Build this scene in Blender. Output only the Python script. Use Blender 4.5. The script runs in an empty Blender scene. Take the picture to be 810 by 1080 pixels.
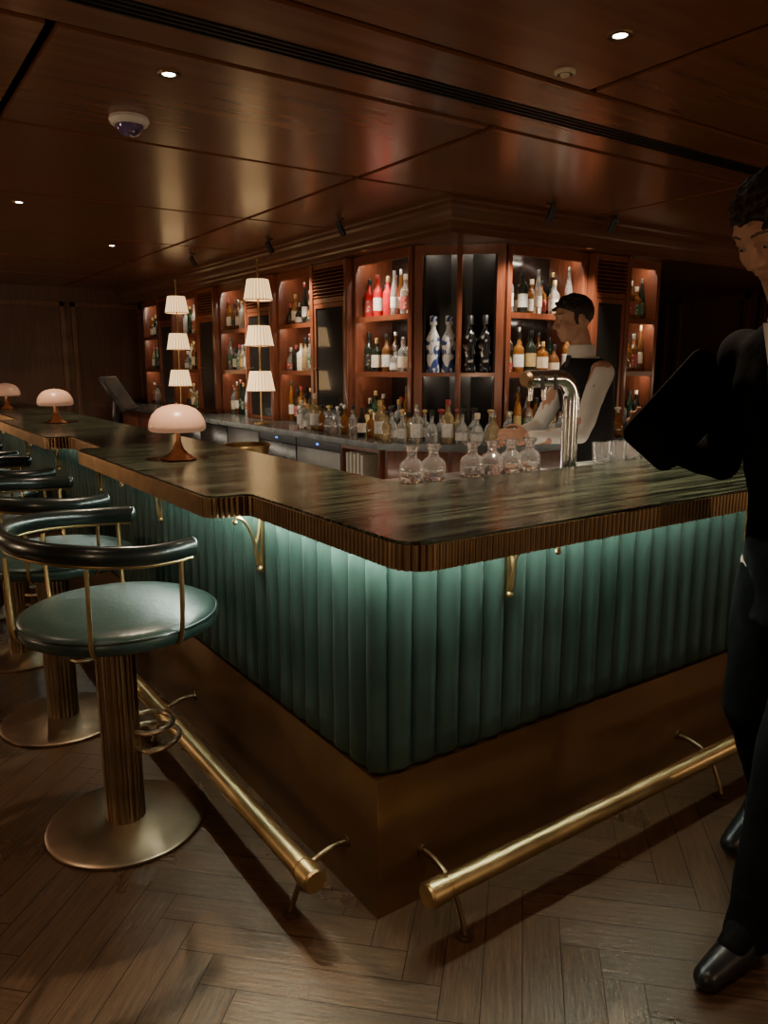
import bpy, bmesh, math, random
from mathutils import Vector, Matrix, noise
random.seed(7)
SC = bpy.context.scene
COL = SC.collection
PI = math.pi
R = math.radians

# ------------------------------------------------------------------ camera
CAM = Vector((-0.996, -1.470, 1.45))
F_PX, PITCH, YAW = 800.0, R(10.97), R(-34.68)
cd = bpy.data.cameras.new('camera'); cam = bpy.data.objects.new('camera', cd); COL.objects.link(cam)
cam.location = CAM; cam.rotation_euler = (PI/2-PITCH, 0, YAW)
cd.sensor_fit = 'VERTICAL'; cd.sensor_height = 24; cd.lens = 24*F_PX/1080; cd.clip_start = .05
SC.camera = cam

def hit(px, py, z):
    """point of the real plane at height z that the photo shows at a pixel (a measurement)"""
    u, v = (px-405)/F_PX, (540-py)/F_PX
    hz = math.cos(PITCH)+v*math.sin(PITCH); vt = -math.sin(PITCH)+v*math.cos(PITCH)
    t = (z-CAM.z)/vt
    f, r = t*hz, t*u
    fx, fy = -math.sin(YAW), math.cos(YAW)
    return (CAM.x+fx*f+fy*r, CAM.y+fy*f-fx*r)

# ------------------------------------------------------------------ materials
def mat(name, c, c2=None, rough=.5, metal=0., scale=8., stretch=(1, 1, 1), rot=0., bump=0., emit=0., ecol=None,
        trans=0., coat=0., detail=4., rvar=0., ior=1.45, bscale=None, sharp=None, spec=.5, distort=0., nrough=.5):
    m = bpy.data.materials.new(name); m.use_nodes = True
    nt = m.node_tree; N = nt.nodes; L = nt.links
    b = N['Principled BSDF']
    if c2 is None: c2 = tuple(min(1, x*1.25) for x in c)
    tc = N.new('ShaderNodeTexCoord'); mp = N.new('ShaderNodeMapping')
    mp.inputs['Scale'].default_value = stretch; mp.inputs['Rotation'].default_value = (0, 0, rot)
    nz = N.new('ShaderNodeTexNoise'); nz.inputs['Scale'].default_value = scale; nz.inputs['Detail'].default_value = detail
    nz.inputs['Distortion'].default_value = distort; nz.inputs['Roughness'].default_value = nrough
    L.new(tc.outputs['Object'], mp.inputs['Vector']); L.new(mp.outputs['Vector'], nz.inputs['Vector'])
    rp = N.new('ShaderNodeValToRGB'); lo, hi = sharp or (.3, .7)
    rp.color_ramp.elements[0].position = lo; rp.color_ramp.elements[1].position = hi
    rp.color_ramp.elements[0].color = (*c, 1); rp.color_ramp.elements[1].color = (*c2, 1)
    L.new(nz.outputs['Fac'], rp.inputs['Fac']); L.new(rp.outputs['Color'], b.inputs['Base Color'])
    b.inputs['Roughness'].default_value = rough; b.inputs['Metallic'].default_value = metal
    b.inputs['Transmission Weight'].default_value = trans; b.inputs['IOR'].default_value = ior
    b.inputs['Coat Weight'].default_value = coat; b.inputs['Coat Roughness'].default_value = .12
    b.inputs['Specular IOR Level'].default_value = spec
    if rvar:
        mr = N.new('ShaderNodeMapRange'); mr.inputs['To Min'].default_value = rough-rvar; mr.inputs['To Max'].default_value = rough+rvar
        L.new(nz.outputs['Fac'], mr.inputs['Value']); L.new(mr.outputs['Result'], b.inputs['Roughness'])
    if bump:
        bp = N.new('ShaderNodeBump'); bp.inputs['Strength'].default_value = bump; bp.inputs['Distance'].default_value = .01
        src = nz
        if bscale:
            src = N.new('ShaderNodeTexNoise'); src.inputs['Scale'].default_value = bscale; src.inputs['Detail'].default_value = 5
            L.new(mp.outputs['Vector'], src.inputs['Vector'])
        L.new(src.outputs['Fac'], bp.inputs['Height']); L.new(bp.outputs['Normal'], b.inputs['Normal'])
    if emit:
        b.inputs['Emission Color'].default_value = (*(ecol or c), 1); b.inputs['Emission Strength'].default_value = emit
    return m

M = {}
M['ceil'] = mat('ceiling_veneer', (.145, .056, .026), (.195, .078, .037), .25, scale=2.6, stretch=(.5, 7, 1), detail=3, coat=.1)
M['dark'] = mat('dark_gap', (.002, .0015, .001), rough=.9, spec=.05)
M['wall'] = mat('dark_panelling', (.070, .030, .017), (.11, .048, .027), .35, scale=5, stretch=(9, 9, .5), coat=.2)
M['moulding'] = mat('panel_moulding', (.11, .048, .027), (.16, .072, .04), .3, scale=5, stretch=(9, 9, .5), coat=.2)
M['mahog'] = mat('mahogany', (.110, .031, .014), (.190, .056, .026), .31, scale=7, stretch=(7, 7, .8), coat=.3)
M['crown'] = mat('crown_wood', (.085, .034, .016), (.125, .051, .026), .28, scale=3, stretch=(1, 1, 6), coat=.15)
M['backp'] = mat('shelf_back', (.010, .007, .0055), (.020, .012, .009), .12, scale=5, stretch=(8, 8, .7), coat=.35)
M['niche'] = mat('dark_niche_panel', (.008, .007, .006), (.014, .012, .010), .34, scale=3, spec=.35)
M['marble'] = mat('green_marble', (.006, .0085, .006), (.115, .138, .088), .19, scale=4.0, stretch=(.6, 14, 1), detail=15, sharp=(.45, .72), rvar=.05, bump=.04, distort=.3, spec=.5, nrough=.62)
M['bmarble'] = mat('back_marble', (.022, .026, .024), (.085, .095, .085), .22, scale=6, detail=8)
M['flute'] = mat('fluted_bronze', (.150, .092, .048), (.215, .135, .072), .36, metal=1, scale=14)
M['column'] = mat('column_bronze', (.18, .13, .08), (.25, .185, .115), .30, metal=1, scale=10)
M['brass'] = mat('aged_brass', (.34, .235, .105), (.46, .325, .155), .36, metal=1, scale=14, rvar=.08, detail=8)
M['bronze'] = mat('dark_bronze', (.13, .085, .045), (.19, .125, .07), .4, metal=1, scale=14)
M['copper'] = mat('copper', (.48, .23, .12), (.58, .29, .16), .3, metal=1, scale=14)
M['plinth'] = mat('bronze_plinth', (.140, .072, .030), (.185, .100, .046), .33, metal=.8, scale=3, rvar=.06)
M['base'] = mat('bronze_base', (.22, .155, .098), (.30, .215, .14), .36, metal=1, scale=10, rvar=.06)
M['panel'] = mat('green_channel_leather', (.015, .031, .024), (.027, .050, .040), .50, scale=9, stretch=(1, 1, .35), detail=6, bump=.35, bscale=18, spec=.35)
M['seat'] = mat('green_leather', (.013, .024, .019), (.021, .036, .029), .33, scale=12, bump=.10, bscale=60, spec=.4)
M['back'] = mat('black_green_leather', (.006, .010, .009), (.011, .017, .014), .28, scale=12, bump=.06, bscale=60, coat=.15)
M['lens'] = mat('lamp_lens', (1, .95, .9), emit=60, ecol=(1, .94, .84))
M['black'] = mat('matt_black_metal', (.010, .010, .010), rough=.4)
M['blackp'] = mat('black_plastic', (.014, .014, .015), rough=.3)
M['door'] = mat('smoked_fridge_door', (.020, .018, .017), (.03, .027, .025), .22, scale=3)
M['screen'] = mat('dark_screen', (.012, .016, .018), (.03, .035, .038), .15, scale=2)
M['steel'] = mat('brushed_steel', (.42, .41, .39), (.5, .49, .46), .32, metal=1, scale=10, stretch=(1, 1, 20))
M['fridge'] = mat('grey_steel_door', (.13, .125, .115), (.17, .163, .15), .36, metal=.5, scale=6)
M['chrome'] = mat('chrome', (.78, .77, .74), (.85, .84, .8), .16, metal=1, scale=4)
M['dome'] = mat('peach_glass', (.64, .37, .25), (.72, .44, .31), .32, scale=3, emit=.12, ecol=(1, .56, .36))
M['white'] = mat('white_plastic', (.55, .52, .48), rough=.4)
M['purple'] = mat('dome_glass', (.05, .03, .09), (.16, .10, .30), .06, scale=20, coat=1)
M['blue'] = mat('blue_display', (.05, .12, .9), emit=2.5, ecol=(.08, .2, 1))
M['cream'] = mat('cream_paper', (.50, .41, .29), (.60, .50, .37), .7, scale=30)
M['glass'] = mat('dark_glass', (.010, .010, .010), (.02, .018, .016), .05, scale=2, coat=.6)
M['cglass'] = mat('carafe_glass', (1, 1, 1), rough=.0, trans=.93, ior=1.55)
M['skin'] = mat('skin', (.34, .18, .115), (.41, .225, .15), .55, scale=14, spec=.3)
M['lips'] = mat('lips', (.29, .13, .095), rough=.55)
M['hair'] = mat('dark_hair', (.010, .007, .005), (.030, .020, .013), .5, scale=40, stretch=(1, 6, 1), bump=.6, spec=.3)
M['brow'] = mat('brow_hair', (.07, .04, .028), (.11, .065, .045), .7, scale=60)
M['suit'] = mat('black_suit', (.003, .003, .003), (.005, .005, .005), .9, scale=60, bump=.1, spec=.05)
M['vest'] = mat('dark_vest', (.010, .009, .010), (.016, .014, .015), .8, scale=60, spec=.2)
M['shirt'] = mat('white_shirt', (.50, .47, .43), (.58, .55, .51), .75, scale=10, bump=.15)
M['shoe'] = mat('black_shoe', (.006, .006, .006), rough=.35, spec=.35)
M['eye'] = mat('eye_white', (.22, .19, .17), rough=.35)
M['iris'] = mat('dark_iris', (.015, .008, .005), rough=.2)
# under-counter light strip: brightest at the corner, weaker along both runs
m = mat('led_cool', (.8, 1, .93), rough=.5, emit=60, ecol=(.84, 1.0, .86)); M['led'] = m
nt = m.node_tree; N = nt.nodes; L = nt.links; b = N['Principled BSDF']
tc = N.new('ShaderNodeTexCoord'); ln = N.new('ShaderNodeVectorMath'); ln.operation = 'LENGTH'; L.new(tc.outputs['Object'], ln.inputs[0])
mr = N.new('ShaderNodeMapRange'); mr.interpolation_type = 'SMOOTHSTEP'
for i, v in enumerate((1.02, 2.2, 180, 20)): mr.inputs[i+1].default_value = v
L.new(ln.outputs['Value'], mr.inputs[0]); L.new(mr.outputs[0], b.inputs['Emission Strength'])
# pleated cloth shade: pleat light and shade put into the glow round the lamp axis
m = mat('pleated_shade', (.85, .66, .42), (.90, .74, .50), .8, scale=10, emit=1.0, ecol=(1, .8, .5)); M['shade'] = m
nt = m.node_tree; N = nt.nodes; L = nt.links; b = N['Principled BSDF']
tc = N.new('ShaderNodeTexCoord'); sx = N.new('ShaderNodeSeparateXYZ'); L.new(tc.outputs['Object'], sx.inputs[0])
a2 = N.new('ShaderNodeMath'); a2.operation = 'ARCTAN2'; L.new(sx.outputs[1], a2.inputs[0]); L.new(sx.outputs[0], a2.inputs[1])
mu = N.new('ShaderNodeMath'); mu.operation = 'MULTIPLY'; mu.inputs[1].default_value = 24; L.new(a2.outputs[0], mu.inputs[0])
sn = N.new('ShaderNodeMath'); sn.operation = 'SINE'; L.new(mu.outputs[0], sn.inputs[0])
mr = N.new('ShaderNodeMapRange'); mr.inputs[1].default_value = -1; mr.inputs[2].default_value = 1; L.new(sn.outputs[0], mr.inputs[0])
rp = N.new('ShaderNodeValToRGB'); rp.color_ramp.elements[0].color = (.48, .24, .08, 1); rp.color_ramp.elements[1].color = (1, .70, .36, 1)
L.new(mr.outputs[0], rp.inputs[0]); L.new(rp.outputs[0], b.inputs['Emission Color']); b.inputs['Emission Strength'].default_value = 1.9
# bottle glass, labels, caps
GL = {
 'amber': mat('amber_glass', (.36, .14, .03), (.48, .20, .05), .06, trans=.62, scale=9),
 'dark': mat('dark_bottle_glass', (.010, .013, .009), (.02, .024, .016), .08, scale=9),
 'clear': mat('clear_glass', (.88, .90, .88), (.96, .97, .96), .02, trans=.87, scale=9),
 'red': mat('red_glass', (.45, .012, .016), (.62, .03, .03), .12, scale=9, trans=.2),
 'green': mat('green_glass', (.020, .055, .025), (.035, .085, .04), .07, trans=.3, scale=9),
 'gold': mat('straw_liquor', (.60, .46, .24), (.70, .56, .32), .05, trans=.70, scale=9),
 'ceramic': mat('blue_white_ceramic', (.03, .06, .20), (.74, .74, .73), .15, scale=20, sharp=(.46, .52), detail=1),
 'white': mat('white_bottle', (.60, .57, .53), (.7, .67, .62), .3, scale=9),
 'brown': mat('brown_glass', (.09, .035, .012), (.14, .06, .02), .08, scale=9),
 'silver': mat('silver_black', (.010, .010, .011), (.30, .30, .29), .2, metal=.5, scale=26, sharp=(.58, .66), detail=1),
}
LB = {
 'cream': mat('label_cream', (.56, .46, .33), (.64, .55, .42), .6, scale=40, sharp=(.45, .5)),
 'white': mat('label_white', (.60, .57, .52), (.45, .43, .39), .6, scale=60, sharp=(.5, .62)),
 'black': mat('label_black', (.015, .014, .013), (.25, .2, .1), .5, scale=50, sharp=(.6, .66)),
 'red': mat('label_red', (.28, .03, .03), (.5, .35, .27), .5, scale=50, sharp=(.58, .64)),
 'gold': mat('label_gold', (.42, .29, .11), (.52, .38, .17), .4, metal=.5, scale=40),
 'green': mat('label_green', (.04, .10, .05), (.45, .43, .32), .5, scale=50, sharp=(.58, .64)),
}

# ------------------------------------------------------------------ geometry helpers
def V(*a): return Vector(a)
def box(bm, x0, x1, y0, y1, z0, z1, bev=0):
    vs = [bm.verts.new((x, y, z)) for z in (z0, z1) for y in (y0, y1) for x in (x0, x1)]
    fs = [(0, 2, 3, 1), (4, 5, 7, 6), (0, 1, 5, 4), (2, 6, 7, 3), (0, 4, 6, 2), (1, 3, 7, 5)]
    ff = [bm.faces.new([vs[i] for i in f]) for f in fs]
    if bev:
        es = list({e for f in ff for e in f.edges})
        bmesh.ops.bevel(bm, geom=es, offset=bev, segments=2, affect='EDGES', profile=.5)
def zrot(d):
    return V(0, 0, 1).rotation_difference(Vector(d)).to_matrix().to_4x4()
def cyl(bm, p0, p1, r0, r1=None, seg=20):
    p0, p1 = Vector(p0), Vector(p1); d = p1-p0
    bmesh.ops.create_cone(bm, cap_ends=True, segments=seg, radius1=r0, radius2=r0 if r1 is None else r1, depth=d.length,
                          matrix=Matrix.Translation((p0+p1)/2) @ zrot(d))
def sph(bm, c, sc, mtx=None, u=16, v=10):
    if not hasattr(sc, '__len__'): sc = (sc, sc, sc)
    m = Matrix.Translation(Vector(c)) @ Matrix.Diagonal((*sc, 1))
    if mtx is not None: m = mtx @ m
    bmesh.ops.create_uvsphere(bm, u_segments=u, v_segments=v, radius=1, matrix=m)
def capsule(bm, p0, p1, r0, r1):
    sph(bm, p0, r0); sph(bm, p1, r1); cyl(bm, p0, p1, r0, r1, 16)
def chain(bm, pts, rs):
    for i in range(len(pts)-1): capsule(bm, pts[i], pts[i+1], rs[i], rs[i+1])
def lathe(bm, prof, seg=24, c=(0, 0, 0), fn=None):
    rings = []
    for r, z in prof:
        if r < 1e-5: rings.append([bm.verts.new((c[0], c[1], c[2]+z))]); continue
        ring = []
        for k in range(seg):
            a = 2*PI*k/seg; rr = r*(fn(a, z) if fn else 1)
            ring.append(bm.verts.new((c[0]+rr*math.cos(a), c[1]+rr*math.sin(a), c[2]+z)))
        rings.append(ring)
    for A, B in zip(rings, rings[1:]):
        if len(A) == 1 and len(B) == 1: continue
        for k in range(seg):
            k2 = (k+1) % seg
            if len(A) == 1: bm.faces.new((A[0], B[k2], B[k]))
            elif len(B) == 1: bm.faces.new((A[k], A[k2], B[0]))
            else: bm.faces.new((A[k], A[k2], B[k2], B[k]))
def tube(bm, pts, r, seg=10, ry=None, closed=False):
    """sweep a round (or r wide, ry high) section along points, frames kept upright"""
    pts = [Vector(p) for p in pts]; n = len(pts); rings = []; ry = ry or r
    prev = None
    for i, p in enumerate(pts):
        if closed: t = pts[(i+1) % n]-pts[i-1]
        else: t = pts[min(i+1, n-1)]-pts[max(i-1, 0)]
        t.normalize()
        if prev is None:
            ref = V(0, 0, 1) if abs(t.z) < .9 else V(1, 0, 0)
            s = t.cross(ref).normalized()
        else:
            s = (prev-t*prev.dot(t)).normalized()
        prev = s; up = s.cross(t).normalized()
        rings.append([bm.verts.new(p+s*r*math.cos(2*PI*k/seg)+up*ry*math.sin(2*PI*k/seg)) for k in range(seg)])
    prs = list(zip(rings, rings[1:]))
    if closed: prs.append((rings[-1], rings[0]))
    for A, B in prs:
        for k in range(seg):
            k2 = (k+1) % seg; bm.faces.new((A[k], A[k2], B[k2], B[k]))
    if not closed: bm.faces.new(rings[0][::-1]); bm.faces.new(rings[-1])
def smooth_path(pts, n=8):
    P = [Vector(p) for p in pts]; out = []
    for i in range(len(P)-1):
        p0, p1, p2, p3 = P[max(i-1, 0)], P[i], P[i+1], P[min(i+2, len(P)-1)]
        for k in range(n):
            t = k/n
            out.append(.5*((2*p1)+(p2-p0)*t+(2*p0-5*p1+4*p2-p3)*t*t+(3*p1-p0-3*p2+p3)*t**3))
    out.append(P[-1]); return out
def fillet(pts, rads, n=8):
    P = [Vector((x, y)) for x, y in pts]; out = []
    for i, p in enumerate(P):
        r = rads[i]
        if i in (0, len(P)-1) or r <= 0: out.append(p); continue
        d1 = (P[i-1]-p).normalized(); d2 = (P[i+1]-p).normalized(); c = p+d1*r+d2*r
        for k in range(n+1):
            t = PI/2*k/n; out.append(c-d2*r*math.cos(t)-d1*r*math.sin(t))
    return out
def resample(path, step):
    out = [path[0].copy()]; need = step
    for a, b in zip(path, path[1:]):
        L = (b-a).length; pos = 0
        while L-pos >= need:
            pos += need; out.append(a.lerp(b, pos/L)); need = step
        need -= L-pos
    return out
def normals(path):
    out = []
    for i, p in enumerate(path):
        t1 = (p-path[i-1]) if i else (path[1]-p); t2 = (path[i+1]-p) if i < len(path)-1 else (p-path[i-1])
        n1 = Vector((-t1.y, t1.x)).normalized(); n2 = Vector((-t2.y, t2.x)).normalized()
        m = (n1+n2).normalized(); out.append(m/max(.4, m.dot(n1)))
    return out
def strip(bm, path, prof, off=None):
    """sweep a profile of (outward offset, z[, weight]) along a ground path; off(i, z) * weight is added to the offset"""
    N_ = normals(path); cols = []
    for i, (p, n) in enumerate(zip(path, N_)):
        col = []
        for row in prof:
            o, z = row[0], row[1]
            if len(row) > 2 and off: o += row[2]*off(i, z)
            q = p+n*o; col.append(bm.verts.new((q.x, q.y, z)))
        cols.append(col)
    for A, B in zip(cols, cols[1:]):
        for k in range(len(prof)-1): bm.faces.new((A[k], B[k], B[k+1], A[k+1]))
    return cols
def slab(bm, poly, z0, z1):
    lo = [bm.verts.new((p[0], p[1], z0)) for p in poly]; hi = [bm.verts.new((p[0], p[1], z1)) for p in poly]
    n = len(poly)
    f1 = bm.faces.new(lo[::-1]); f2 = bm.faces.new(hi)
    for k in range(n):
        k2 = (k+1) % n; bm.faces.new((lo[k], lo[k2], hi[k2], hi[k]))
    f1.normal_update(); f2.normal_update()
    bmesh.ops.triangulate(bm, faces=[f1, f2], ngon_method='EAR_CLIP')
def to_mesh(name, bm, m, smooth=40):
    bmesh.ops.recalc_face_normals(bm, faces=bm.faces[:])
    me = bpy.data.meshes.new(name); bm.to_mesh(me); bm.free()
    if m: me.materials.append(m)
    if smooth:
        for p in me.polygons: p.use_smooth = True
        me.set_sharp_from_angle(angle=R(smooth))
    return me
def obj(name, bm, m, parent=None, world=False, smooth=40):
    if world and parent is not None:
        bmesh.ops.translate(bm, verts=bm.verts[:], vec=-parent.location)
    me = bm if isinstance(bm, bpy.types.Mesh) else to_mesh(name, bm, m, smooth)
    o = bpy.data.objects.new(name, me); COL.objects.link(o)
    if parent: o.parent = parent
    return o
def thing(name, label, cat, loc=(0, 0, 0), rotz=0, group=None):
    o = bpy.data.objects.new(name, None); COL.objects.link(o); o.empty_display_size = .05
    o.location = loc; o.rotation_euler = (0, 0, rotz); o['label'] = label; o['category'] = cat
    if group: o['group'] = group
    return o
def dup(root, loc, label, rotz=None):
    r = root.copy(); COL.objects.link(r); r.location = loc; r['label'] = label
    if rotz is not None: r.rotation_euler = (0, 0, rotz)
    for ch in root.children:
        c = ch.copy(); COL.objects.link(c); c.parent = r
        for g in ch.children:
            d = g.copy(); COL.objects.link(d); d.parent = c
    return r
def struct(name, bm, m, smooth=30):
    o = obj(name, bm, m, smooth=smooth); o['kind'] = 'structure'; return o
def B(): return bmesh.new()
def BX(*a, bev=0):
    b = B(); box(b, *a, bev=bev); return b
def lamp(kind, loc, energy, col, **k):
    d = bpy.data.lights.new('light', kind); d.energy = energy; d.color = col
    tgt = k.pop('to', None)
    for a, v in k.items(): setattr(d, a, v)
    o = bpy.data.objects.new('light', d); COL.objects.link(o); o.location = loc
    if tgt is not None: o.rotation_euler = (Vector(tgt)-Vector(loc)).to_track_quat('-Z', 'Y').to_euler()
    return o
ORD = ['leftmost', 'second from left', 'third from left', 'fourth from left', 'fifth from left', 'sixth from left', 'seventh from left',
       'eighth from left', 'ninth from left', 'tenth from left', 'eleventh from left', 'twelfth from left']
NTH = ['first', 'second', 'third', 'fourth', 'fifth', 'sixth', 'seventh', 'eighth', 'ninth', 'tenth']

# ------------------------------------------------------------------ room shell
CZ = 2.38
# floor: herringbone boards
W_, L_ = .095, .57
bm = B(); lay = bm.loops.layers.float_color.new('pv'); ca = math.cos(PI/4)
def board(x0, x1, y0, y1, ori):
    g = .0010
    cx, cy = (x0+x1)/2, (y0+y1)/2; X, Y = (cx-cy)*ca, (cx+cy)*ca
    if not (-3 < X < 5.5 and -3 < Y < 8.3): return
    if X > .35 and Y > .35: return
    vs = []
    for x, y in ((x0+g, y0+g), (x1-g, y0+g), (x1-g, y1-g), (x0+g, y1-g)):
        vs.append(bm.verts.new(((x-y)*ca, (x+y)*ca, 0)))
    f = bm.faces.new(vs); c = random.random()
    for l in f.loops: l[lay] = (c, ori, c, 1)
for s in range(-13, 14):
    for k in range(-140, 141):
        ox = s*2*L_
        board(k*W_+ox, k*W_+L_+ox, k*W_, k*W_+W_, 0)
        board(k*W_+ox, k*W_+W_+ox, k*W_+W_, k*W_+W_+L_, 1)
nb = len(bm.faces)
box(bm, -5.2, 7.3, -4.3, 8.9, -.06, -.002)
fm = bpy.data.materials.new('herringbone_oak'); fm.use_nodes = True
nt = fm.node_tree; N = nt.nodes; Lk = nt.links; b = N['Principled BSDF']
at = N.new('ShaderNodeAttribute'); at.attribute_name = 'pv'
sp = N.new('ShaderNodeSeparateColor'); Lk.new(at.outputs['Color'], sp.inputs[0])
tc = N.new('ShaderNodeTexCoord')
nzs = []
for rz, st in ((R(-45), (2.6, 34, 1)), (R(-45), (34, 2.6, 1))):
    mp = N.new('ShaderNodeMapping'); mp.inputs['Rotation'].default_value = (0, 0, rz)
    mp2 = N.new('ShaderNodeMapping'); mp2.inputs['Scale'].default_value = st
    Lk.new(tc.outputs['Object'], mp.inputs[0]); Lk.new(mp.outputs[0], mp2.inputs[0])
    nz = N.new('ShaderNodeTexNoise'); nz.inputs['Scale'].default_value = 2.4; nz.inputs['Detail'].default_value = 10; nz.inputs['Roughness'].default_value = .72
    Lk.new(mp2.outputs[0], nz.inputs['Vector']); nzs.append(nz)
mx = N.new('ShaderNodeMix'); mx.data_type = 'FLOAT'
Lk.new(sp.outputs[1], mx.inputs[0]); Lk.new(nzs[0].outputs['Fac'], mx.inputs[2]); Lk.new(nzs[1].outputs['Fac'], mx.inputs[3])
ad = N.new('ShaderNodeMath'); ad.operation = 'MULTIPLY_ADD'; ad.inputs[1].default_value = .08
Lk.new(sp.outputs[0], ad.inputs[0]); Lk.new(mx.outputs[0], ad.inputs[2])
rp = N.new('ShaderNodeValToRGB'); rp.color_ramp.elements[0].position = .36; rp.color_ramp.elements[1].position = .84
rp.color_ramp.elements[0].color = (.018, .009, .0048, 1); rp.color_ramp.elements[1].color = (.082, .041, .020, 1)
Lk.new(ad.outputs[0], rp.inputs[0]); Lk.new(rp.outputs[0], b.inputs['Base Color'])
# worn sheen: roughness drifts gently over large patches
nr = N.new('ShaderNodeTexNoise'); nr.inputs['Scale'].default_value = 2.5; nr.inputs['Detail'].default_value = 9; Lk.new(tc.outputs['Object'], nr.inputs['Vector'])
mr = N.new('ShaderNodeMapRange'); mr.inputs[1].default_value = .3; mr.inputs[2].default_value = .7; mr.inputs[3].default_value = .25; mr.inputs[4].default_value = .34
Lk.new(nr.outputs['Fac'], mr.inputs[0]); Lk.new(mr.outputs[0], b.inputs['Roughness'])
b.inputs['Specular IOR Level'].default_value = .42; b.inputs['Specular Tint'].default_value = (1, .82, .62, 1)
bp = N.new('ShaderNodeBump'); bp.inputs['Strength'].default_value = .5; bp.inputs['Distance'].default_value = .003
Lk.new(mx.outputs[0], bp.inputs['Height']); Lk.new(bp.outputs[0], b.inputs['Normal'])
fl = struct('floor', bm, fm, smooth=0)
fl.data.materials.append(mat('floor_joint', (.006, .004, .003), rough=.7, spec=.1))
for p in fl.data.polygons[nb:]: p.material_index = 1

# ceiling: veneer panels with shadow gaps and a slot diffuser
bm = B(); g = .017
xs = [-5.0, -2.1, -.43, 1.22, 3.0, 5.0, 7.2]
bands = [(-4.2, -1.2), (-1.2, .48), (.48, .70), (.80, .96), (.96, 1.97), (1.97, 3.3), (3.3, 4.63), (4.63, 5.96), (5.96, 7.3), (7.3, 8.8)]
for (y0, y1) in bands:
    if y0 in (.48, .80): cells = [(-5, 7.2)]
    else: cells = list(zip(xs, xs[1:]))
    gy0 = 0 if y0 == .80 else g; gy1 = 0 if y1 == .70 else g
    for x0, x1 in cells: box(bm, x0+g, x1-g, y0+gy0, y1-gy1, CZ, CZ+.03)
struct('ceiling', bm, M['ceil'], smooth=0)
bm = B(); box(bm, -5.2, 7.3, -4.3, 8.9, CZ+.028, CZ+.12)
struct('ceiling_backing', bm, M['dark'], smooth=0).name = 'ceiling.001'
dv = thing('slot_diffuser', 'long dark slot air diffuser running across the ceiling panels', 'air vent', (1.1, .75, CZ))
bm = B()
for yy in (.712, .738, .764, .790): box(bm, -5, 6.99, yy-.004, yy+.004, CZ-.004, CZ+.02)
obj('blade', bm, M['black'], dv, world=True, smooth=0)

struct('wall_back', BX(-5.2, 7.3, 8.6, 8.75, 0, CZ), M['wall'], 0)
struct('wall_right', BX(7.0, 7.15, -4.3, 8.6, 0, CZ), M['wall'], 0)
struct('wall_left', BX(-5.2, -5.05, -4.3, 8.6, 0, CZ), M['wall'], 0)
bm = B()
for x0 in (-.6, .35, 1.3):
    for a in (.0, .82): box(bm, x0+a, x0+a+.05, 8.56, 8.6, .15, 2.2)
    for z in (.15, 2.15): box(bm, x0, x0+.87, 8.56, 8.6, z, z+.05)
struct('trim_1', bm, M['moulding'], 0)
bm = B()
for y0 in (.2, 1.2, 2.2, 3.2, 4.2):
    for a in (.0, .82): box(bm, 6.97, 7.0, y0+a, y0+a+.05, .15, 2.2)
    for z in (.15, .95, 2.15): box(bm, 6.97, 7.0, y0, y0+.87, z, z+.05)
struct('trim_2', bm, M['wall'], 0)
# soffit and stepped crown above the back bar
SX, SY = 1.93, 2.07
bm = B()
slab(bm, [(6.9, SY), (SX, SY), (SX, 8.6), (3.3, 8.6), (3.3, 3.3), (6.9, 3.3)][::-1], 2.205, CZ)
struct('soffit', bm, M['crown'], 0).name = 'trim_3'
bm = B()
path = [Vector(p) for p in ((6.9, SY), (SX, SY), (SX, 8.6))]
strip(bm, path, [(0, 2.195), (.020, 2.195), (.020, 2.222), (.032, 2.232), (.032, 2.258), (.048, 2.268), (.060, 2.292), (.064, 2.318), (.085, 2.332), (.085, 2.350), (.105, 2.358), (.105, CZ), (0, CZ)])
struct('trim_4', bm, M['crown'], 30)
# core wall behind the back bar shelves
bm = B(); slab(bm, [(4.1, 2.57), (2.62, 2.57), (2.44, 2.75), (2.44, 8.6), (2.6, 8.6), (2.6, 2.9), (4.1, 2.9)][::-1], 0, 2.205)
struct('wall_core', bm, M['wall'], 0)

# ------------------------------------------------------------------ main bar
OUT = [(5, -.24), (-.08, -.24), (-.08, .55), (-.2, .55), (-.2, 2.1), (-.08, 2.1), (-.08, 2.75), (-.2, 2.75), (-.2, 4.3), (-.08, 4.3), (-.08, 7.4)]
RAD = [0, .075, .03, .05, .05, .03, .03, .05, .05, .03, 0]
opath = fillet(OUT, RAD)
ct = thing('bar_countertop', 'dark green veined stone bar top with ribbed bronze edge turning the corner', 'countertop', (0, 0, 1.02))
nn = normals(opath); inset = [p-n*.003 for p, n in zip(opath, nn)]
bm = B(); slab(bm, [tuple(p) for p in inset]+[(.4, 7.4), (.4, .42), (5, .42)], 1.022, 1.082)
obj('stone_top', bm, M['marble'], ct, world=True, smooth=0)
pitch, k_ = .017, 6
fp = resample(opath, pitch/k_)
bm = B(); strip(bm, fp, [(-.02, 1.018), (.0, 1.018, 1), (.0, 1.076, 1), (-.02, 1.076)], off=lambda i, z: .0055*abs(math.sin(PI*i/k_)))
obj('ribbed_edge', bm, M['flute'], ct, world=True, smooth=50)

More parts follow.
